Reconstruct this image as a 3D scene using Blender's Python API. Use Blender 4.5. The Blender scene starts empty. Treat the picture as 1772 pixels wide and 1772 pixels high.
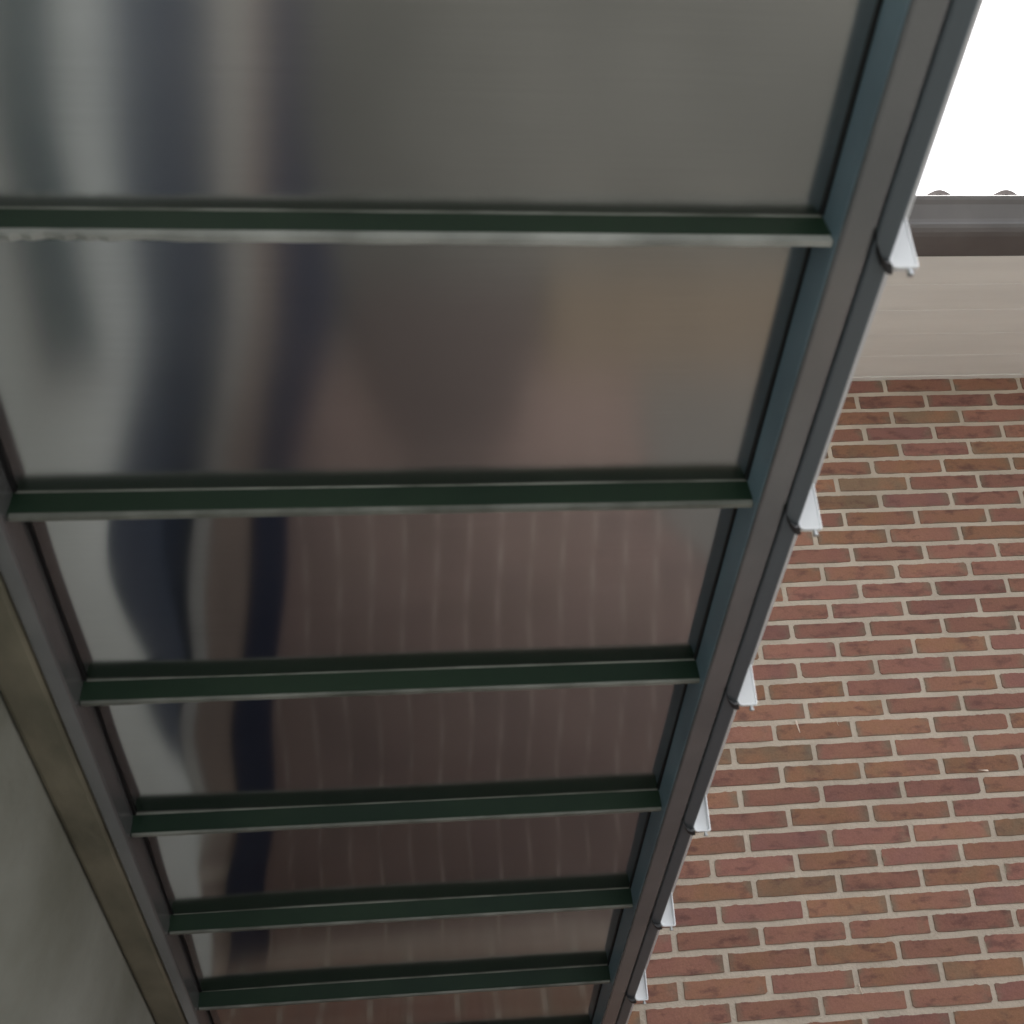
import bpy, math, random
from math import radians as R, sin, cos
from mathutils import Vector, Matrix

random.seed(7)
S = bpy.context.scene
COL = S.collection
CZ = 0.75                                   # eye height of the photographer (crouching)

# ------------------------------------------------------------------ camera
cam_d = bpy.data.cameras.new("camera")
cam = bpy.data.objects.new("camera", cam_d)
COL.objects.link(cam)
S.camera = cam
right = Vector((0.99526251, -0.07397651, -0.06308734))
up = Vector((0.02999213, -0.3836295, 0.92299993))
fwd = Vector((0.09248248, 0.92051935, 0.37959335))
m3 = Matrix((right, up, -fwd)).transposed()
cam.matrix_world = Matrix.Translation((0, 0, CZ)) @ m3.to_4x4()
cam_d.sensor_width = 36.0
cam_d.lens = 36.0 * 1775.0 / 1772.0
cam_d.clip_start = 0.02
cam_d.clip_end = 400.0
cam_d.dof.use_dof = True
cam_d.dof.focus_distance = 2.7
cam_d.dof.aperture_fstop = 6.5

# ------------------------------------------------------------------ world and light (overcast day)
SUN_EL, SUN_AZ = R(58), R(62)              # azimuth measured from +Y towards +X
world = bpy.data.worlds.new("World")
S.world = world
world.use_nodes = True
nt = world.node_tree
nt.nodes.clear()
sky = nt.nodes.new("ShaderNodeTexSky")
sky.sky_type = 'NISHITA'
sky.sun_disc = False
sky.sun_elevation = SUN_EL
sky.sun_rotation = SUN_AZ
sky.dust_density = 4.0
hsv = nt.nodes.new("ShaderNodeHueSaturation")
hsv.inputs['Saturation'].default_value = 0.22
hsv.inputs['Value'].default_value = 1.0
bg = nt.nodes.new("ShaderNodeBackground")
bg.inputs['Strength'].default_value = 0.15
wo = nt.nodes.new("ShaderNodeOutputWorld")
nt.links.new(sky.outputs[0], hsv.inputs['Color'])
nt.links.new(hsv.outputs[0], bg.inputs['Color'])
nt.links.new(bg.outputs[0], wo.inputs['Surface'])

sun_d = bpy.data.lights.new("sun", 'SUN')
sun_d.energy = 0.5
sun_d.angle = R(40)
sun_d.color = (1.0, 0.97, 0.93)
sun = bpy.data.objects.new("sun", sun_d)
COL.objects.link(sun)
to_sun = Vector((sin(SUN_AZ) * cos(SUN_EL), cos(SUN_AZ) * cos(SUN_EL), sin(SUN_EL)))
sun.rotation_euler = to_sun.to_track_quat('Z', 'Y').to_euler()

S.view_settings.view_transform = 'Standard'
S.view_settings.look = 'None'
S.view_settings.gamma = 1.0
S.view_settings.use_curve_mapping = False
S.view_settings.exposure = 1.4

# ------------------------------------------------------------------ helpers
def obj(name, verts, faces, mat=None, parent=None, origin=None, smooth=False, uvs=None, tint=None):
    """one mesh object; verts are world coordinates"""
    base = Vector((0, 0, 0))
    p = parent
    while p is not None:
        base += p.location
        p = p.parent
    o0 = Vector(origin) if origin is not None else base
    me = bpy.data.meshes.new(name)
    me.from_pydata([tuple(Vector(v) - o0) for v in verts], [], faces)
    if uvs is not None:
        l = me.uv_layers.new(name="UVMap")
        for poly in me.polygons:
            for li in poly.loop_indices:
                l.data[li].uv = uvs[me.loops[li].vertex_index]
    if tint is not None:
        a = me.color_attributes.new("tint", 'FLOAT_COLOR', 'CORNER')
        for poly in me.polygons:
            t = tint[poly.index] if isinstance(tint, list) else tint
            for li in poly.loop_indices:
                a.data[li].color = t
    if mat is not None:
        me.materials.append(mat)
    if smooth:
        me.polygons.foreach_set("use_smooth", [True] * len(me.polygons))
    me.update()
    o = bpy.data.objects.new(name, me)
    COL.objects.link(o)
    o.location = o0 - base
    if parent is not None:
        o.parent = parent
    return o

def empty(name, loc, label, cat, group=None):
    o = bpy.data.objects.new(name, None)
    COL.objects.link(o)
    o.location = loc
    o['label'] = label
    o['category'] = cat
    if group:
        o['group'] = group
    return o

def loft(sections, close=True, cap=True):
    """skin equal-length rings into verts, faces"""
    n = len(sections[0])
    v = [p for s in sections for p in s]
    f = []
    for i in range(len(sections) - 1):
        for j in range(n if close else n - 1):
            a, b = i * n + j, i * n + (j + 1) % n
            f.append((a, b, b + n, a + n))
    if cap:
        f.append(tuple(range(n - 1, -1, -1)))
        f.append(tuple(range((len(sections) - 1) * n, len(sections) * n)))
    return v, f

def box(a, b):
    x0, y0, z0 = a
    x1, y1, z1 = b
    v = [(x0, y0, z0), (x1, y0, z0), (x1, y1, z0), (x0, y1, z0), (x0, y0, z1), (x1, y0, z1), (x1, y1, z1), (x0, y1, z1)]
    f = [(3, 2, 1, 0), (4, 5, 6, 7), (0, 1, 5, 4), (1, 2, 6, 5), (2, 3, 7, 6), (3, 0, 4, 7)]
    return v, f

def rbox(a, b, r):
    """box with bevelled long edges: rounded rectangle in XZ lofted along Y"""
    x0, y0, z0 = a
    x1, y1, z1 = b
    ring = []
    for cx, cz, q in ((x1 - r, z1 - r, 0), (x0 + r, z1 - r, 1), (x0 + r, z0 + r, 2), (x1 - r, z0 + r, 3)):
        for k in range(4):
            t = R(90 * q + 30 * k)
            ring.append((cx + r * cos(t), cz + r * sin(t)))
    return loft([[(x, y, z) for x, z in ring] for y in (y0, y1)])

def merge(parts):
    V, F = [], []
    for v, f in parts:
        n = len(V)
        V += list(v)
        F += [tuple(i + n for i in q) for q in f]
    return V, F

# ------------------------------------------------------------------ materials
def mat(name, color, rough=0.6, metal=0.0, spec=0.5):
    m = bpy.data.materials.new(name)
    m.use_nodes = True
    b = m.node_tree.nodes["Principled BSDF"]
    b.inputs['Base Color'].default_value = (*color, 1)
    b.inputs['Roughness'].default_value = rough
    b.inputs['Metallic'].default_value = metal
    b.inputs['Specular IOR Level'].default_value = spec
    return m, m.node_tree, b

def noisy(m, nt, b, c0, c1, scale, detail=6.0, coord='Object', lo=0.35, hi=0.65, bump=0.0, bscale=None, stretch=None):
    tc = nt.nodes.new("ShaderNodeTexCoord")
    src = tc.outputs[coord]
    if stretch:
        mp = nt.nodes.new("ShaderNodeMapping")
        mp.inputs['Scale'].default_value = stretch
        nt.links.new(src, mp.inputs[0])
        src = mp.outputs[0]
    n = nt.nodes.new("ShaderNodeTexNoise")
    n.inputs['Scale'].default_value = scale
    n.inputs['Detail'].default_value = detail
    nt.links.new(src, n.inputs['Vector'])
    r = nt.nodes.new("ShaderNodeValToRGB")
    r.color_ramp.elements[0].position = lo
    r.color_ramp.elements[1].position = hi
    r.color_ramp.elements[0].color = (*c0, 1)
    r.color_ramp.elements[1].color = (*c1, 1)
    nt.links.new(n.outputs['Fac'], r.inputs[0])
    nt.links.new(r.outputs[0], b.inputs['Base Color'])
    if bump:
        n2 = nt.nodes.new("ShaderNodeTexNoise")
        n2.inputs['Scale'].default_value = bscale or scale * 4
        n2.inputs['Detail'].default_value = 8
        nt.links.new(src, n2.inputs['Vector'])
        bp = nt.nodes.new("ShaderNodeBump")
        bp.inputs['Strength'].default_value = 1.0
        bp.inputs['Distance'].default_value = bump
        nt.links.new(n2.outputs['Fac'], bp.inputs['Height'])
        nt.links.new(bp.outputs[0], b.inputs['Normal'])
    return r

# brick: colour per piece from the 'tint' attribute (r = hue pick, g = value, b = seed)
def brick_material(name, ramp, dark, uvscale=1.0, rim=None):
    m, nt, b = mat(name, (0.3, 0.15, 0.1), 0.9, 0, 0.25)
    at = nt.nodes.new("ShaderNodeAttribute")
    at.attribute_name = "tint"
    sep = nt.nodes.new("ShaderNodeSeparateColor")
    nt.links.new(at.outputs['Color'], sep.inputs[0])
    uv = nt.nodes.new("ShaderNodeUVMap")
    uv.uv_map = "UVMap"
    cx = nt.nodes.new("ShaderNodeCombineXYZ")
    mul = nt.nodes.new("ShaderNodeMath"); mul.operation = 'MULTIPLY'
    mul.inputs[1].default_value = 53.0
    nt.links.new(sep.outputs[2], mul.inputs[0])
    nt.links.new(mul.outputs[0], cx.inputs[2])
    add = nt.nodes.new("ShaderNodeVectorMath"); add.operation = 'ADD'
    nt.links.new(uv.outputs[0], add.inputs[0])
    nt.links.new(cx.outputs[0], add.inputs[1])
    vec = add.outputs[0]
    # hue pick, wandering inside one brick
    n1 = nt.nodes.new("ShaderNodeTexNoise")
    n1.inputs['Scale'].default_value = 11.0 * uvscale
    n1.inputs['Detail'].default_value = 3
    nt.links.new(vec, n1.inputs['Vector'])
    ma = nt.nodes.new("ShaderNodeMath"); ma.operation = 'MULTIPLY_ADD'
    ma.inputs[1].default_value = 0.75
    nt.links.new(n1.outputs['Fac'], ma.inputs[0])
    sub = nt.nodes.new("ShaderNodeMath"); sub.operation = 'SUBTRACT'
    sub.inputs[1].default_value = 0.375
    nt.links.new(sep.outputs[0], sub.inputs[0])
    nt.links.new(sub.outputs[0], ma.inputs[2])
    r = nt.nodes.new("ShaderNodeValToRGB")
    while len(r.color_ramp.elements) < len(ramp):
        r.color_ramp.elements.new(0.5)
    for e, (p, c) in zip(r.color_ramp.elements, ramp):
        e.position = p
        e.color = (*c, 1)
    nt.links.new(ma.outputs[0], r.inputs[0])
    # burnt dark smears
    mp = nt.nodes.new("ShaderNodeMapping")
    mp.inputs['Scale'].default_value = (1.0, 2.2, 1.0)
    nt.links.new(vec, mp.inputs[0])
    n2 = nt.nodes.new("ShaderNodeTexNoise")
    n2.inputs['Scale'].default_value = 17.0 * uvscale
    n2.inputs['Detail'].default_value = 7
    n2.inputs['Roughness'].default_value = 0.6
    nt.links.new(mp.outputs[0], n2.inputs['Vector'])
    mr = nt.nodes.new("ShaderNodeMapRange")
    mr.inputs['From Min'].default_value = 0.53
    mr.inputs['From Max'].default_value = 0.68
    mr.inputs['To Max'].default_value = 0.75
    nt.links.new(n2.outputs['Fac'], mr.inputs['Value'])
    mx = nt.nodes.new("ShaderNodeMix"); mx.data_type = 'RGBA'
    nt.links.new(mr.outputs[0], mx.inputs['Factor'])
    nt.links.new(r.outputs[0], mx.inputs['A'])
    mx.inputs['B'].default_value = (*dark, 1)
    body = mx.outputs['Result']
    if rim:
        # olive-grey firing skin on the arrises and ends (attribute 'edge', 1 at the rim)
        su = nt.nodes.new("ShaderNodeSeparateXYZ")
        nt.links.new(uv.outputs[0], su.inputs[0])
        def mrange(sock, a, b2):
            q = nt.nodes.new("ShaderNodeMapRange")
            q.interpolation_type = 'SMOOTHSTEP'
            q.inputs['From Min'].default_value = a
            q.inputs['From Max'].default_value = b2
            nt.links.new(sock, q.inputs['Value'])
            return q.outputs[0]
        e1 = mrange(su.outputs[0], 0.165, 0.212)
        e2 = mrange(su.outputs[0], 0.022, -0.004)
        e3 = mrange(su.outputs[1], 0.009, -0.003)
        def mmax(a, b2):
            q = nt.nodes.new("ShaderNodeMath"); q.operation = 'MAXIMUM'
            nt.links.new(a, q.inputs[0]); nt.links.new(b2, q.inputs[1])
            return q.outputs[0]
        em = mmax(mmax(e1, e2), e3)
        n5 = nt.nodes.new("ShaderNodeTexNoise")
        n5.inputs['Scale'].default_value = 24.0
        n5.inputs['Detail'].default_value = 5
        nt.links.new(vec, n5.inputs['Vector'])
        k = mrange(n5.outputs['Fac'], 0.36, 0.66)
        pr = nt.nodes.new("ShaderNodeMath"); pr.operation = 'MULTIPLY'
        nt.links.new(em, pr.inputs[0]); nt.links.new(k, pr.inputs[1])
        mr2 = nt.nodes.new("ShaderNodeMix"); mr2.data_type = 'RGBA'
        nt.links.new(pr.outputs[0], mr2.inputs['Factor'])
        nt.links.new(body, mr2.inputs['A'])
        mr2.inputs['B'].default_value = (*rim, 1)
        body = mr2.outputs['Result']
        # mortar smeared over the upper arris and the ends
        e4 = mmax(mrange(su.outputs[1], 0.0345, 0.0435), mrange(su.outputs[0], 0.006, -0.003))
        n6 = nt.nodes.new("ShaderNodeTexNoise")
        n6.inputs['Scale'].default_value = 46.0
        n6.inputs['Detail'].default_value = 6
        nt.links.new(vec, n6.inputs['Vector'])
        ad = nt.nodes.new("ShaderNodeMath"); ad.operation = 'MULTIPLY'
        nt.links.new(e4, ad.inputs[0]); nt.links.new(n6.outputs['Fac'], ad.inputs[1])
        k2 = mrange(ad.outputs[0], 0.36, 0.46)
        mr3 = nt.nodes.new("ShaderNodeMix"); mr3.data_type = 'RGBA'
        nt.links.new(k2, mr3.inputs['Factor'])
        nt.links.new(body, mr3.inputs['A'])
        mr3.inputs['B'].default_value = (0.46, 0.40, 0.325, 1)
        body = mr3.outputs['Result']
    # value per brick + fine sand grain
    n3 = nt.nodes.new("ShaderNodeTexNoise")
    n3.inputs['Scale'].default_value = 260.0 * uvscale
    n3.inputs['Detail'].default_value = 3
    nt.links.new(vec, n3.inputs['Vector'])
    g = nt.nodes.new("ShaderNodeMath"); g.operation = 'MULTIPLY_ADD'
    g.inputs[1].default_value = 0.5
    g.inputs[2].default_value = -0.25
    nt.links.new(n3.outputs['Fac'], g.inputs[0])
    gv = nt.nodes.new("ShaderNodeMath"); gv.operation = 'ADD'
    nt.links.new(g.outputs[0], gv.inputs[0])
    nt.links.new(sep.outputs[1], gv.inputs[1])
    hs = nt.nodes.new("ShaderNodeHueSaturation")
    nt.links.new(gv.outputs[0], hs.inputs['Value'])
    nt.links.new(body, hs.inputs['Color'])
    nt.links.new(hs.outputs[0], b.inputs['Base Color'])
    bp = nt.nodes.new("ShaderNodeBump")
    bp.inputs['Distance'].default_value = 0.002
    n4 = nt.nodes.new("ShaderNodeTexNoise")
    n4.inputs['Scale'].default_value = 70.0 * uvscale
    n4.inputs['Detail'].default_value = 8
    nt.links.new(vec, n4.inputs['Vector'])
    nt.links.new(n4.outputs['Fac'], bp.inputs['Height'])
    nt.links.new(bp.outputs[0], b.inputs['Normal'])
    return m

M_BRICK = brick_material("brick_clay", [(0.0, (0.225, 0.110, 0.096)), (0.30, (0.262, 0.123, 0.095)), (0.55, (0.284, 0.139, 0.099)),
                                        (0.80, (0.285, 0.148, 0.088)), (1.0, (0.215, 0.142, 0.092))], (0.130, 0.064, 0.056), rim=(0.195, 0.152, 0.110))
M_PAVER = brick_material("paver_clay", [(0.0, (0.20, 0.148, 0.136)), (0.5, (0.23, 0.162, 0.146)), (1.0, (0.215, 0.158, 0.138))], (0.16, 0.112, 0.10))

M_MORTAR, nt_, b_ = mat("mortar", (0.42, 0.36, 0.29), 0.95, 0, 0.2)
noisy(M_MORTAR, nt_, b_, (0.43, 0.365, 0.295), (0.57, 0.49, 0.40), 7.0, 8, lo=0.3, hi=0.7, bump=0.003, bscale=120)

M_SAND, nt_, b_ = mat("joint_sand", (0.5, 0.43, 0.36), 0.95)
noisy(M_SAND, nt_, b_, (0.50, 0.44, 0.375), (0.62, 0.55, 0.47), 30.0)

M_SOFFIT, nt_, b_ = mat("cream_paint", (0.62, 0.55, 0.46), 0.55)
noisy(M_SOFFIT, nt_, b_, (0.80, 0.795, 0.745), (0.86, 0.855, 0.80), 2.0, 10, stretch=(1.0, 7.0, 7.0), bump=0.0004, bscale=20)

M_GUTTER, nt_, b_ = mat("grey_zinc", (0.12, 0.12, 0.125), 0.5, 0.0)
noisy(M_GUTTER, nt_, b_, (0.108, 0.10, 0.096), (0.14, 0.13, 0.124), 6.0, 8)

M_TILE, nt_, b_ = mat("roof_clay", (0.10, 0.085, 0.085), 0.7)
noisy(M_TILE, nt_, b_, (0.22, 0.19, 0.185), (0.33, 0.28, 0.265), 14.0, 8, bump=0.002)

M_PLASTER, nt_, b_ = mat("plaster", (0.5, 0.5, 0.45), 0.9, 0, 0.2)
noisy(M_PLASTER, nt_, b_, (0.62, 0.655, 0.61), (0.70, 0.73, 0.69), 2.2, 8, bump=0.003, bscale=55)

M_LEDGE, nt_, b_ = mat("olive_paint", (0.32, 0.28, 0.19), 0.7)
noisy(M_LEDGE, nt_, b_, (0.165, 0.157, 0.115), (0.29, 0.265, 0.195), 9.0, 10, stretch=(1, 0.5, 1), bump=0.002, bscale=40)

M_COVE, nt_, b_ = mat("grey_green_render", (0.4, 0.4, 0.33), 0.9, 0, 0.2)
noisy(M_COVE, nt_, b_, (0.235, 0.24, 0.20), (0.34, 0.35, 0.31), 4.0, 8, bump=0.002, bscale=60)

M_FRAME, nt_, b_ = mat("anthracite_paint", (0.14, 0.145, 0.15), 0.24, 0.6, 0.6)
noisy(M_FRAME, nt_, b_, (0.235, 0.238, 0.245), (0.275, 0.275, 0.28), 10.0, 8, bump=0.0003, bscale=300)
M_FLANK = M_FRAME
M_FLANK_REFL, nt_, b_ = mat("painted_blue_reflection", (0.15, 0.24, 0.27), 0.35)  # bluish reflection of the right flank put into the colour
noisy(M_FLANK_REFL, nt_, b_, (0.13, 0.195, 0.235), (0.18, 0.265, 0.315), 7.0, 6)
M_LIP, _, _ = mat("dark_edge_paint", (0.14, 0.165, 0.185), 0.3, 0.5)
M_RUBBER, _, _ = mat("black_rubber", (0.008, 0.008, 0.009), 0.6)
M_GREEN, nt_, b_ = mat("dark_green_paint", (0.03, 0.05, 0.038), 0.42, 0.0, 0.3)
noisy(M_GREEN, nt_, b_, (0.011, 0.029, 0.017), (0.018, 0.040, 0.022), 5.0, 6)
M_BEAD, nt_, b_ = mat("pale_sealant", (0.45, 0.45, 0.41), 0.5)
noisy(M_BEAD, nt_, b_, (0.10, 0.108, 0.09), (0.26, 0.27, 0.24), 12.0, 6)
M_PALE, nt_, b_ = mat("fresh_sealant", (0.5, 0.5, 0.47), 0.4)
noisy(M_PALE, nt_, b_, (0.14, 0.15, 0.135), (0.50, 0.51, 0.48), 5.0, 6, lo=0.4, hi=0.6)
M_WHITE, _, _ = mat("white_plastic", (0.90, 0.91, 0.92), 0.35)
M_STEEL, _, _ = mat("galvanised_steel", (0.55, 0.56, 0.56), 0.4, 0.8)
M_DRIP, _, _ = mat("pale_paint", (0.72, 0.60, 0.50), 0.6)

# brushed mirror sheet; the two uppermost sheets are duller than the others
def mirror(name, r0, r1, aniso):
    m, nt, b = mat(name, (0.46, 0.455, 0.44), 0.14, 1.0)
    b.inputs['Anisotropic'].default_value = aniso
    b.inputs['Anisotropic Rotation'].default_value = 0.25
    tg = nt.nodes.new("ShaderNodeTangent")
    tg.direction_type = 'UV_MAP'
    tg.uv_map = "UVMap"
    nt.links.new(tg.outputs[0], b.inputs['Tangent'])
    uvn = nt.nodes.new("ShaderNodeUVMap")
    uvn.uv_map = "UVMap"
    def nz(scale, detail):
        mp = nt.nodes.new("ShaderNodeMapping")
        mp.inputs['Scale'].default_value = scale
        nt.links.new(uvn.outputs[0], mp.inputs[0])
        n = nt.nodes.new("ShaderNodeTexNoise")
        n.inputs['Scale'].default_value = 2.0
        n.inputs['Detail'].default_value = detail
        nt.links.new(mp.outputs[0], n.inputs['Vector'])
        return n.outputs['Fac']
    rr = nt.nodes.new("ShaderNodeMapRange")
    rr.inputs['To Min'].default_value = r0
    rr.inputs['To Max'].default_value = r1
    nt.links.new(nz((1.6, 5.0, 1.0), 6), rr.inputs['Value'])
    nt.links.new(rr.outputs[0], b.inputs['Roughness'])
    rp = nt.nodes.new("ShaderNodeValToRGB")
    rp.color_ramp.elements[0].position = 0.3
    rp.color_ramp.elements[1].position = 0.7
    rp.color_ramp.elements[0].color = (0.415, 0.412, 0.405, 1)
    rp.color_ramp.elements[1].color = (0.45, 0.447, 0.44, 1)
    nt.links.new(nz((3.0, 260.0, 1.0), 4), rp.inputs[0])
    nt.links.new(rp.outputs[0], b.inputs['Base Color'])
    return m
M_PANEL = mirror("brushed_mirror_metal", 0.08, 0.13, 0.85)
M_PANEL_DULL = mirror("dull_mirror_metal", 0.15, 0.19, 0.55)

M_CONC, nt_, b_ = mat("concrete", (0.32, 0.31, 0.28), 0.9)
noisy(M_CONC, nt_, b_, (0.09, 0.091, 0.081), (0.145, 0.143, 0.127), 3.0, 10, bump=0.002, bscale=60)
M_GROUND, nt_, b_ = mat("pale_pavement", (0.36, 0.35, 0.33), 0.95)
noisy(M_GROUND, nt_, b_, (0.18, 0.175, 0.165), (0.25, 0.245, 0.23), 1.2, 10)
M_STEP, nt_, b_ = mat("worn_concrete", (0.2, 0.2, 0.18), 0.9)
noisy(M_STEP, nt_, b_, (0.15, 0.145, 0.13), (0.215, 0.205, 0.19), 3.0, 10)
M_KERB, nt_, b_ = mat("pale_kerb_stone", (0.55, 0.54, 0.5), 0.8)
noisy(M_KERB, nt_, b_, (0.38, 0.37, 0.335), (0.50, 0.49, 0.45), 12, 6)
M_BAND, nt_, b_ = mat("brown_gravel_concrete", (0.26, 0.20, 0.17), 0.9)
noisy(M_BAND, nt_, b_, (0.22, 0.175, 0.15), (0.30, 0.23, 0.19), 25, 6)
M_NAVY, nt_, b_ = mat("dark_blue_grey_paint", (0.035, 0.045, 0.075), 0.6)
noisy(M_NAVY, nt_, b_, (0.045, 0.058, 0.085), (0.065, 0.08, 0.11), 4, 6)
M_DRAIN, _, _ = mat("dark_blue_drain_cover", (0.022, 0.028, 0.055), 0.55)
M_WOOD, nt_, b_ = mat("tan_timber", (0.33, 0.22, 0.12), 0.75)
noisy(M_WOOD, nt_, b_, (0.15, 0.115, 0.078), (0.20, 0.152, 0.103), 6, 8, stretch=(1, 8, 1))
M_MATT, _, _ = mat("dark_rubber_mat", (0.092, 0.072, 0.066), 0.85)
M_GLASS, _, _ = mat("teal_window_glass", (0.06, 0.10, 0.105), 0.08, 0.0, 0.6)
M_TWHITE, _, _ = mat("window_paint", (0.6, 0.6, 0.56), 0.5)

# ------------------------------------------------------------------ ground (structure)
def struct(o):
    o['kind'] = 'structure'
    return o

struct(obj("ground", [(-60, -60, -0.03), (60, -60, -0.03), (60, 60, -0.03), (-60, 60, -0.03)], [(0, 1, 2, 3)], M_GROUND, origin=(0, 0, -0.03)))

D = 2.7                                     # distance of the brick house front
# brick paving between the threshold slab and the house
pave = struct(obj("paving", *box((-0.57, 1.02, -0.03), (2.9, D - 0.004, -0.0005)), M_SAND, origin=(0, 1.8, 0)))
PV, PF, PU, PT = [], [], [], []
row = 0
y = 1.03
while y < D - 0.076:
    x = -0.57 + (0.076 if row % 2 else 0.0)
    while x < 2.7:
        dz = random.uniform(-0.0015, 0.0015)
        v, f = box((x + 0.0035, y + 0.003, -0.02), (x + 0.1485, y + 0.073, 0.0022 + dz))
        n = len(PV)
        PV += v
        PF += [tuple(i + n for i in q) for q in f]
        PU += [(p[0] - x, p[1] - y) for p in v]
        PT += [(random.random(), random.uniform(0.85, 1.1), random.random(), 1)] * 6
        x += 0.152
    y += 0.076
    row += 1
pv = obj("paver", PV, PF, M_PAVER, pave, uvs=PU, tint=PT)
pv['kind'] = 'stuff'

def strip(name, left, rightp, z0, z1, m, parent=None):
    """low kerb-like body between two polylines given as (y, x)"""
    rings = []
    for (ya, xa), (yb, xb) in zip(left, rightp):
        rings.append([(xa, ya, z0), (xb, yb, z0), (xb, yb, z1), (xa, ya, z1)])
    v, f = loft(rings)
    o = obj(name, v, f, m, parent, origin=(left[0][1], left[0][0], z0))
    return o if parent else struct(o)

kerb_l = [(0.0, -0.38), (0.6, -0.37), (0.9, -0.385), (1.6, -0.525), (2.02, -0.565), (2.2, -0.569)]
kerb_w = (0.075, 0.06, 0.04, 0.03, 0.03, 0.03)
kerb_r = [(a, b + w) for (a, b), w in zip(kerb_l, kerb_w)]
band_r = [(0.0, -0.275), (0.6, -0.272), (0.9, -0.29), (1.6, -0.40), (2.02, -0.455), (2.2, -0.475)]
drain_l = [(0.0, -0.272), (0.6, -0.270), (0.9, -0.288), (1.35, -0.356), (1.8, -0.427), (2.66, -0.53)]
drain_r = [(0.0, -0.20), (0.6, -0.198), (0.9, -0.15), (1.35, -0.285), (1.8, -0.345), (2.66, -0.43)]
strip("slab", [(-1.6, -0.57), (1.015, -0.57)], [(-1.6, 2.2), (1.015, 2.2)], -0.03, 0.0015, M_CONC)
strip("gutter_channel", [(a, -0.57) for a, _ in kerb_l], [(a, b - 0.003) for a, b in kerb_l], -0.02, 0.006, M_NAVY)
strip("kerb", kerb_l, kerb_r, -0.02, 0.022, M_KERB)
strip("gravel_band", [(a, b + 0.003) for a, b in kerb_r], band_r, -0.02, 0.008, M_BAND)
strip("drain", drain_l, drain_r, -0.018, 0.012, M_DRAIN)
# boards and mat lying by the paving, seen only in the mirror sheets
for k in range(4):
    x0 = 0.30 + 0.1535 * k
    strip("deck_board", [(0.84, x0), (1.10, x0)], [(0.84, x0 + 0.15), (1.10, x0 + 0.15)], 0.003, 0.022, M_WOOD, pave)
strip("mat", [(0.86, -0.13), (1.05, -0.12), (1.24, -0.04), (1.33, 0.05)], [(0.86, 0.285), (1.05, 0.275), (1.22, 0.24), (1.31, 0.15)], 0.003, 0.016, M_MATT, pave)
strip("step", [(1.125, 0.50), (1.40, 0.56), (1.60, 0.72)], [(1.125, 1.5), (1.40, 1.5), (1.60, 1.5)], 0.003, 0.007, M_STEP, pave)

# ------------------------------------------------------------------ canopy frame of reference
TH, KX, H = R(24), -0.015, 0.9
dd = Vector((KX, cos(TH), -sin(TH))).normalized()
nd = Vector((0, -sin(TH), -cos(TH)))
lat = dd.cross(nd)
if lat.x < 0:
    lat = -lat
lat.normalize()
OO = Vector((0, 0, H + CZ))
def P(u, s, t):
    return tuple(OO + lat * u + dd * s + nd * t)

canopy = empty("canopy", (0, 1.0, 0.0), "dark framed canopy of mirror-like panels sloping down towards the red brick house", "canopy")
S0, S1 = -0.42, 2.70
UL, UR = -0.397, 0.3835
def extrude_s(ring, s0, s1, n=1):
    return loft([[P(u, s0 + (s1 - s0) * i / n, t) for u, t in ring] for i in range(n + 1)])

def chamf(u0, u1, t0, t1, c=0.003):
    return [(u0, t0), (u1, t0), (u1, t1 - c), (u1 - c * .3, t1 - c * .3), (u1 - c, t1), (u0 + c, t1), (u0 + c * .3, t1 - c * .3), (u0, t1 - c)]

# side beams
obj("side_beam", *extrude_s(chamf(UR, 0.4135, -0.03, 0.0455), S0, S1), M_FRAME, canopy)
obj("edge_strip", *extrude_s(chamf(0.4141, 0.4345, -0.03, 0.0470, 0.0025), S0, S1), M_LIP, canopy)
obj("side_beam", *extrude_s(chamf(-0.4195, UL, -0.03, 0.0435), S0, S1), M_FRAME, canopy)
obj("flank_reflection", *extrude_s([(UR - 0.0012, -0.02), (UR, -0.02), (UR, 0.0415), (UR - 0.0012, 0.0415)], S0, S1), M_FLANK_REFL, canopy)  # thin added strip carrying the painted bluish reflection on the beam's inner face
# cover flashing on top, its pale edge showing past the right beam
obj("flashing", *extrude_s([(UL - 0.03, -0.045), (0.4635, -0.045), (0.4635, 0.0), (0.4595, 0.0), (0.4595, -0.042), (UL - 0.03, -0.042)], S0, S1), M_WHITE, canopy)

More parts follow.
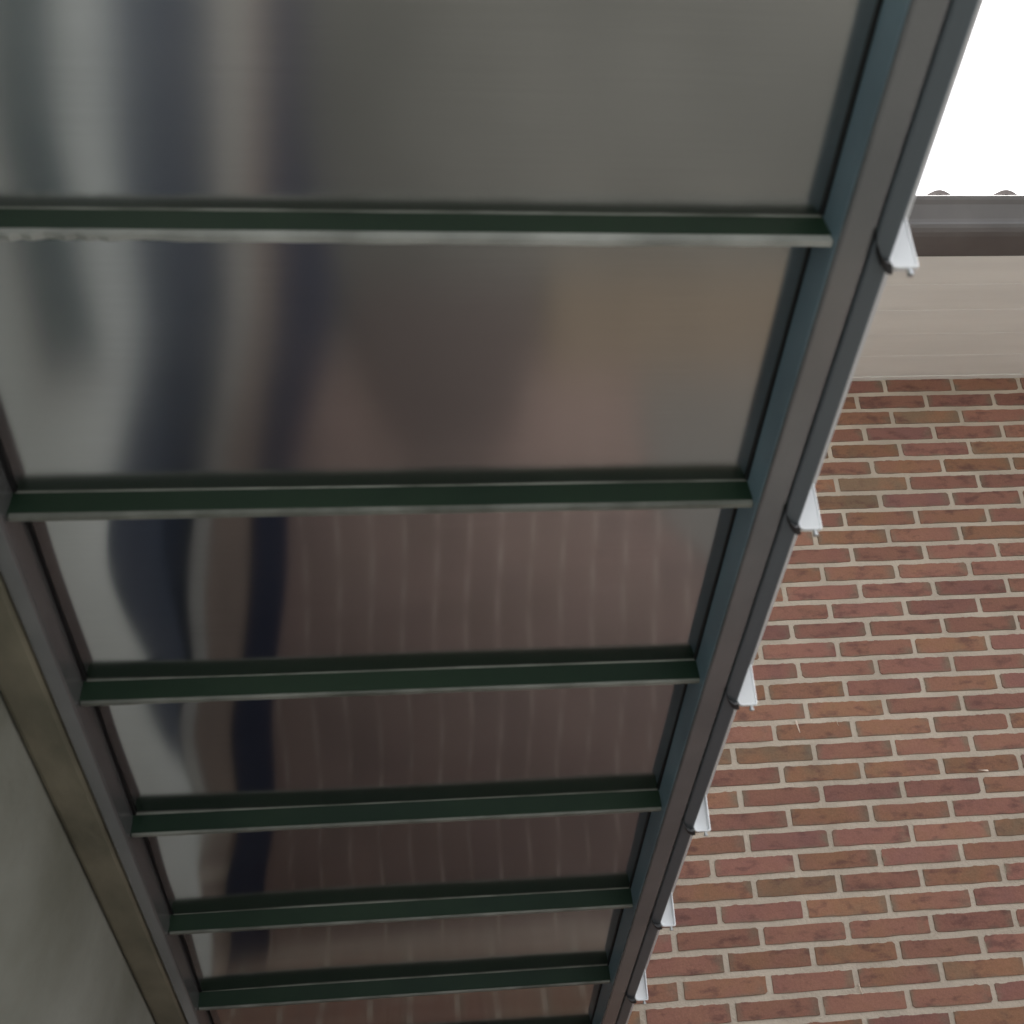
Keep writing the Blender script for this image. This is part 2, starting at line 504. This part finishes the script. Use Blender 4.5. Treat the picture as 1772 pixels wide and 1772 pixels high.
# panels and crossbars
PITCH, FIRST = 0.3168, 0.788
bars = [FIRST + PITCH * i for i in range(-4, 7)]
def panel(sa, sb, seed):
    rnd = random.Random(seed)
    nu, ns = 40, 14
    ph = [rnd.uniform(0, 6.28) for _ in range(6)]
    V, F, U = [], [], []
    u0, u1 = UL + 0.001, UR - 0.001
    for side in (0, 1):
        for i in range(nu + 1):
            for j in range(ns + 1):
                a, c = i / nu, j / ns
                u = u0 + (u1 - u0) * a
                s = sa + (sb - sa) * c
                t = -0.007 * (1 - c)                                   # each sheet lapped a little under the next
                e = 2 * a - 1
                w = sin(3.1416 * c)
                t += 0.0011 * e * e * e * e * w + 0.0008 * sin(6.0 * u + 3.5 * c + ph[0]) * (0.4 + 0.6 * w)
                t += 0.00028 * sin(12 * u + 2 * c + ph[1]) * sin(2.6 * c + ph[2]) + 0.0012 * math.exp(-((u - u0) / 0.13) ** 2) * sin(4.5 * c + ph[3])
                if side:
                    t -= 0.012
                V.append(P(u, s, t))
                U.append((u, s))
    n1 = (nu + 1) * (ns + 1)
    for i in range(nu):
        for j in range(ns):
            a = i * (ns + 1) + j
            q = (a, a + ns + 1, a + ns + 2, a + 1)
            F.append(q)
            F.append(tuple(k + n1 for k in reversed(q)))
    # rim walls on vertices of their own, so that the sheet keeps true normals up to its edge
    rim = [i * (ns + 1) for i in range(nu + 1)] + [nu * (ns + 1) + j for j in range(1, ns + 1)]
    rim += [i * (ns + 1) + ns for i in range(nu - 1, -1, -1)] + [j for j in range(ns - 1, 0, -1)]
    b0, m = len(V), len(rim)
    V += [V[a] for a in rim] + [V[a + n1] for a in rim]
    U += [U[a] for a in rim] * 2
    for q in range(m):
        r2 = (q + 1) % m
        F.append((b0 + r2, b0 + q, b0 + m + q, b0 + m + r2))
    o = obj("panel", V, F, M_PANEL_DULL if seed <= 104 else M_PANEL, canopy, smooth=True, uvs=U)
    # black rubber seal down both edges
    for ua, ub in ((UL + 0.0005, UL + 0.0045), (UR - 0.0040, UR - 0.0005)):
        ring = lambda s, t: [P(ua, s, t - 0.006), P(ub, s, t - 0.006), P(ub, s, t + 0.003), P(ua, s, t + 0.003)]
        obj("seal", *loft([ring(sa + 0.012, -0.0065), ring(sb - 0.003, 0.0)]), M_RUBBER, o)
    return o

for i, s0 in enumerate(bars):
    s1 = s0 + PITCH
    if i < len(bars) - 1:
        panel(s0 + 0.002, s1 + 0.001, 100 + i)
    # crossbar: leaning face towards the viewer
    def ring_bar(u):
        return [P(u, s0, -0.004), P(u, s0 + 0.003, 0.0275), P(u, s0 + 0.005, 0.0292), P(u, s0 + 0.0135, 0.0292), P(u, s0 + 0.0135, -0.004)]
    n = 24
    bar = obj("crossbar", *loft([ring_bar(UL + (UR - 0.0012 - UL) * k / n) for k in range(n + 1)]), M_GREEN, canopy)
    # thin seal line where the sheet meets the bar, and a pale bead of sealant under the bar
    rnd = random.Random(50 + i)
    rings, rings2 = [], []
    n = 90
    wob = 0.0
    for k in range(n + 1):
        u = UL + 0.002 + (UR - UL - 0.004) * k / n
        wob = 0.8 * wob + rnd.uniform(-1, 1) * 0.0006
        lump = 0.0
        if i == 4 and u < -0.17:
            lump = rnd.uniform(-0.004, 0.001)
        w = (0.0085 if i == 4 else 0.0050 if i == 5 else 0.0028) + wob * (1 if i == 4 else 0.4) + lump
        rings.append([P(u, s0 + 0.0036, 0.0285), P(u, s0 + 0.0036, 0.0300), P(u, s0 + 0.0045, 0.0292 + max(w, 0.002)), P(u, s0 + 0.010, 0.0292 + max(w, 0.002)), P(u, s0 + 0.0130, 0.0285)])
        rings2.append([P(u, s0 - 0.0008 + 0.2 * wob, -0.004), P(u, s0 - 0.0008 + 0.2 * wob, 0.0008), P(u, s0 + 0.0005, 0.0018), P(u, s0 + 0.0005, -0.004)])
    obj("sealant_bead", *loft(rings), M_PALE if i == 4 else M_BEAD, bar, smooth=False)
    obj("upper_seal", *loft(rings2), M_BEAD, bar)

# white end caps with dark clips outside the right beam
def plate(i):
    sp = 0.8108 + 0.3240 * i
    c = Vector(P(0.4352, sp, 0.0505))
    w, h, r = 0.0268, 0.075, 0.0065
    out = []
    def ring(inset, yy):
        pts = []
        rr = max(r - inset, 0.0006)
        x0, x1, z0, z1 = inset, w - inset, inset, h - inset
        for cx, cz, q, rad in ((x1 - rr * .4, z1 - rr * .4, 0, rr * .4), (x0 + rr * .4, z1 - rr * .4, 1, rr * .4), (x0 + rr, z0 + rr, 2, rr), (x1 - rr * .45, z0 + rr * .45, 3, rr * .45)):
            for k in range(4):
                a = R(90 * q + 30 * k)
                pts.append((c.x + cx + rad * cos(a), c.y + yy, c.z + cz + rad * sin(a)))
        return pts
    v, f = loft([ring(0, 0.0055), ring(0, 0.0008), ring(0.0007, 0.0), ring(0.0022, 0.0), ring(0.0027, 0.0006 if i < 3 else 0.0042)])
    cap = obj("end_cap", v, f, M_WHITE, canopy)
    # little bolt under the cap
    bx, bz = c.x + 0.0185, c.z
    rg = []
    for zz, rad in ((bz + 0.001, 0.0024), (bz - 0.0035, 0.0024), (bz - 0.0036, 0.0034), (bz - 0.006, 0.0034), (bz - 0.0068, 0.002)):
        rg.append([(bx + rad * cos(R(60 * k)), c.y + 0.003 + rad * sin(R(60 * k)), zz) for k in range(6)])
    obj("bolt", *loft(rg), M_STEEL, cap)
    # dark curved clip reaching from the beam to the cap
    path = [(0.4130, -0.030, 0.0478), (0.4165, -0.019, 0.0512), (0.4230, -0.008, 0.0535), (0.4300, -0.001, 0.0535), (0.4365, 0.001, 0.0515)]
    rg = []
    for k, (u, ds, t) in enumerate(path):
        wd = 0.0055
        rg.append([P(u - 0.002, sp + ds - wd, t - 0.008), P(u + 0.002, sp + ds + wd, t - 0.008), P(u + 0.002, sp + ds + wd, t), P(u - 0.002, sp + ds - wd, t)])
    obj("clip", *loft(rg), M_RUBBER, canopy)
for i in range(-2, 6):
    plate(i)

# ------------------------------------------------------------------ plaster wall on the left, with the beam under the canopy edge
pw = empty("plastered_wall", (-0.6, 0.6, 0), "pale plaster wall at the lower left with an olive beam running down beside the canopy", "wall")
pw['kind'] = 'thing'
XW = -0.57
obj("wall", *box((XW - 0.25, -3.5, -0.03), (XW, D - 0.006, CZ + 1.9)), M_PLASTER, pw)
obj("beam", *extrude_s(chamf(-0.4772, -0.4205, -0.05, 0.0425, 0.007), S0, 2.66), M_LEDGE, pw)
cove = [(-0.60, -0.05), (-0.4785, -0.05), (-0.4785, 0.039)]
for k in range(1, 15):
    a = R(6.4 * k)
    cove.append((-0.4785 - 0.0915 * (1 - cos(a)), 0.039 + 0.26 * sin(a)))
cove += [(-0.60, 0.36)]
obj("cove", *extrude_s(cove, S0, 2.62), M_COVE, pw)
# added unseen dark shape, outlined to give the dark wedge in the mirror sheets
shape_pts = [(0.90, 0.0), (2.06, 0.0), (1.97, 0.09), (1.68, 0.268), (1.53, 0.34), (1.39, 0.377), (1.24, 0.352), (1.10, 0.21), (1.0, 0.09)]
obj("dark_shape", *loft([[(XW - 0.01, y, z) for y, z in shape_pts], [(XW + 0.012, y, z) for y, z in shape_pts]]), M_NAVY, pw)
wn = obj("window", *box((XW - 0.02, 0.10, 0.35), (XW + 0.012, 1.02, 0.70)), M_TWHITE, pw)
obj("pane", *box((XW + 0.0, 0.14, 0.39), (XW + 0.016, 0.98, 0.66)), M_GLASS, wn)

# ------------------------------------------------------------------ brick house
house = empty("brick_house", (1.0, D, 0), "red brick house wall with beige joints, cream eaves and a grey gutter", "house")
C = 0.020386 * D                            # course height
JP = 0.0815 * D                             # joint pitch
ZTOP = CZ + 0.56484 * D                     # top of the uppermost visible course
X0, X1 = XW + 0.003, 3.2
wall = obj("wall", *box((X0, D, -0.03), (X1, D + 0.2, ZTOP + 0.06)), M_MORTAR, house)
F_ = 1775.0
def project(p):
    v = Vector(p) - Vector((0, 0, CZ))
    x, y, z = v.dot(right), v.dot(up), v.dot(fwd)
    return 886 + F_ * x / z, 886 - F_ * y / z

def brick_mesh(xa, xb, za, zb, rnd):
    """front face with uneven rim, a rounded shoulder and sides running into the mortar"""
    pts = []
    nx = max(2, int((xb - xa) / 0.036))
    j = 0.0011
    cr = [rnd.choice((0.0012, 0.002, 0.003, 0.006)) for _ in range(4)]
    for k in range(1, nx):
        pts.append((xa + (xb - xa) * k / nx, za + rnd.uniform(-j, j)))
    pts += [(xb - cr[1], za + rnd.uniform(0, j)), (xb, za + cr[1])]
    pts.append((xb + rnd.uniform(-j, j), (za + zb) / 2))
    pts += [(xb, zb - cr[2]), (xb - cr[2], zb - rnd.uniform(0, j))]
    for k in range(nx - 1, 0, -1):
        pts.append((xa + (xb - xa) * k / nx, zb + rnd.uniform(-2.6 * j, 1.0 * j)))
    pts += [(xa + cr[3], zb - rnd.uniform(0, j)), (xa, zb - cr[3])]
    pts.append((xa + rnd.uniform(-j, j), (za + zb) / 2))
    pts += [(xa, za + cr[0]), (xa + cr[0], za + rnd.uniform(0, j))]
    yf = D - 0.0022 - rnd.uniform(0, 0.0015)
    tilt = rnd.uniform(-0.004, 0.004)
    mx, mz = (xa + xb) / 2, (za + zb) / 2
    inner = [(mx + (x - mx) * (1 - 0.0012 / (xb - mx)), yf + tilt * (x - mx), mz + (z - mz) * (1 - 0.0012 / (zb - mz))) for x, z in pts]
    mid = [(x, yf + 0.0009 + tilt * (x - mx), z) for x, z in pts]
    back = [(x, D + 0.02, z) for x, z in pts]
    n = len(pts)
    V = inner + mid + back
    F = [tuple(range(n))]
    for a in (0, n):
        for k in range(n):
            q = (k + 1) % n
            F.append((a + q, a + k, a + n + k, a + n + q))
    U = [(v[0] - xa, v[2] - za) for v in V]
    return V, F, U

SV, SF, SU, ST = [], [], [], []
n_ind = 0
rows = int(ZTOP / C) + 1
for r in range(rows):
    zt = ZTOP - r * C - 0.0064
    zb_ = ZTOP - (r + 1) * C + 0.0064
    if zt < 0.02:
        break
    off = (0.5403 if r % 2 == 0 else 0.5035) * D + 0.00028 * D * r
    k0 = int((X0 - off) / JP) - 1
    xj = off + k0 * JP
    while xj < X1:
        rnd = random.Random(r * 1000 + int(round((xj - off) / JP)) + 17)
        xa = max(xj + 0.0072 + rnd.uniform(-0.001, 0.001), X0 + 0.002)
        xb = min(xj + JP - 0.0072 + rnd.uniform(-0.001, 0.001), X1 - 0.002)
        xj += JP
        if xb - xa < 0.03:
            continue
        dz = rnd.uniform(-0.0009, 0.0009)
        V, F, U = brick_mesh(xa, xb, max(zb_ + dz, 0.0), zt + dz, rnd)
        hue = min(1, max(0, rnd.gauss(0.46, 0.17)))
        q = rnd.random()
        if q < 0.10:
            hue = rnd.uniform(0.68, 0.85)
        elif q < 0.14:
            hue = rnd.uniform(0.85, 0.98)
        tint = (hue, rnd.uniform(0.86, 1.12), rnd.random(), 1)
        px, py = project(((xa + xb) / 2, D, (zb_ + zt) / 2))
        hw = (xb - xa) * 330
        edge = 1690 - 0.344 * py
        if px - hw < 1772 and px + hw > edge - 60 and -20 < py < 1800 and n_ind < 299:
            obj("brick", V, F, M_BRICK, wall, origin=((xa + xb) / 2, D, (zb_ + zt) / 2), uvs=U, tint=tint)
            n_ind += 1
        else:
            n = len(SV)
            SV += V
            SF += [tuple(i + n for i in f) for f in F]
            SU += U
            ST += [tint] * len(F)
rest = obj("brick", SV, SF, M_BRICK, wall, uvs=SU, tint=ST)
rest['kind'] = 'stuff'

# eaves: cream boards, fascia, gutter, tiles
ZS = ZTOP - 0.004
YE = 2.07
XE0, XE1 = X0 - 0.2, X1 + 0.1
soff = obj("soffit", *box((XE0, YE, ZS + 0.012), (XE1, D + 0.02, ZS + 0.03)), M_SOFFIT, house)
yb = YE + 0.002
wd = (D - 0.022 - yb) / 5
for k in range(5):
    ring = [(yb + 0.0003, ZS + 0.0115), (yb + 0.0003, ZS + 0.0007), (yb + 0.001, ZS), (yb + wd - 0.001, ZS), (yb + wd - 0.0003, ZS + 0.0007), (yb + wd - 0.0003, ZS + 0.0115)]
    obj("soffit_board", *loft([[(x, a, b + 0.0001 * (k % 2)) for a, b in ring] for x in (XE0, XE1)]), M_SOFFIT, soff)
    yb += wd
obj("trim_board", *loft([[(x, a, b) for a, b in ((D - 0.021, ZS - 0.002), (D - 0.0005, ZS - 0.002), (D - 0.0005, ZS + 0.011), (D - 0.021, ZS + 0.011))] for x in (XE0, XE1)]), M_SOFFIT, soff)
obj("fascia", *box((XE0, YE - 0.022, ZS + 0.012), (XE1, YE - 0.002, ZS + 0.13)), M_SOFFIT, house)
# gutter profile (y, z): flat bottom, rolled lower edge, stepped front with bead
gb = ZS - 0.002
YG = YE + 0.026
gp = [(YG - 0.024, gb + 0.11), (YG - 0.024, gb + 0.004), (YG - 0.028, gb), (YG - 0.108, gb - 0.001), (YG - 0.122, gb + 0.002), (YG - 0.132, gb + 0.008), (YG - 0.137, gb + 0.015),
      (YG - 0.136, gb + 0.022), (YG - 0.138, gb + 0.030), (YG - 0.152, gb + 0.062), (YG - 0.160, gb + 0.070), (YG - 0.164, gb + 0.078), (YG - 0.161, gb + 0.083), (YG - 0.155, gb + 0.084),
      (YG - 0.152, gb + 0.079), (YG - 0.147, gb + 0.066), (YG - 0.133, gb + 0.034), (YG - 0.128, gb + 0.016), (YG - 0.108, gb + 0.003), (YG - 0.030, gb + 0.004), (YG - 0.028, gb + 0.11)]
obj("gutter", *loft([[(x, a, b) for a, b in gp] for x in (XE0, XE1)], cap=False), M_GUTTER, house)
# roof slab with pantiles at the eave
rs = R(29)
ry, rz = 1.995, gb + 0.110
def roofp(x, a, h):
    return (x, ry + a * cos(rs) - h * sin(rs), rz + a * sin(rs) + h * cos(rs))
roof = obj("roof", *loft([[roofp(x, 0.03, -0.05), roofp(x, 3.0, -0.05), roofp(x, 3.0, -0.02), roofp(x, 0.03, -0.02)] for x in (XE0, XE1)]), M_TILE, house)
TW, TL = 0.176, 0.30
prof = []
for k in range(15):
    a = k / 14
    if a < 0.54:
        prof.append((a * TW, 0.003 * math.cos(a * 6.28)))
    else:
        b = (a - 0.54) / 0.46
        prof.append((a * TW, 0.019 * sin(3.1416 * b)))
proto = None
def tile_mesh():
    rg = []
    for a, lift in ((0.0, 0.012), (TL + 0.06, -0.004)):
        top = [(x, a, z + lift) for x, z in prof]
        bot = [(x, a, z + lift - 0.011) for x, z in reversed(prof)]
        rg.append(top + bot)
    v, f = loft(rg)
    return [roofp(*q) for q in v], f
tv, tf = tile_mesh()
nT = int((XE1 - XE0) / TW)
xs0 = 1.326 - 0.75 * TW - TW * 9
for rrow in range(8):
    for k in range(nT + 1):
        x = xs0 + TW * k
        if x < XE0 or x + TW > XE1:
            continue
        loc = Vector((x, rrow * TL * cos(rs), rrow * TL * sin(rs)))
        if proto is None:
            proto = obj("roof_tile", tv, tf, M_TILE, roof, origin=(0, ry, rz))
            o = proto
            base0 = Vector(o.location)
        else:
            o = proto.copy()
            COL.objects.link(o)
            o.parent = roof
        o.location = base0 + loc

# pale paint splashes on the bricks
def splash(px, py, w, h, lean, seed):
    rx, rz_ = None, None
    d = right * ((px - 886) / F_) + up * (-(py - 886) / F_) + fwd
    k = D / d.y
    c = Vector((0, 0, CZ)) + d * k
    rnd = random.Random(seed)
    top, L = [], []
    n = 7
    for i in range(n + 1):
        a = i / n
        ww = w * (1 - 0.75 * a) * rnd.uniform(0.75, 1.1)
        cx = c.x + lean * a + rnd.uniform(-0.0004, 0.0004)
        z = c.z + h * (0.5 - a)
        L.append([(cx - ww / 2, D - 0.0040, z), (cx, D - 0.0056, z), (cx + ww / 2, D - 0.0040, z), (cx, D - 0.001, z)])
    obj("paint_drip", *loft(L), M_DRIP, wall)
splash(1378, 1258, 0.0075, 0.033, 0.006, 3)
splash(1487, 1712, 0.0045, 0.026, 0.003, 4)
splash(1700, 1334, 0.030, 0.005, 0.012, 6)
splash(1447, 1252, 0.003, 0.014, 0.004, 5)
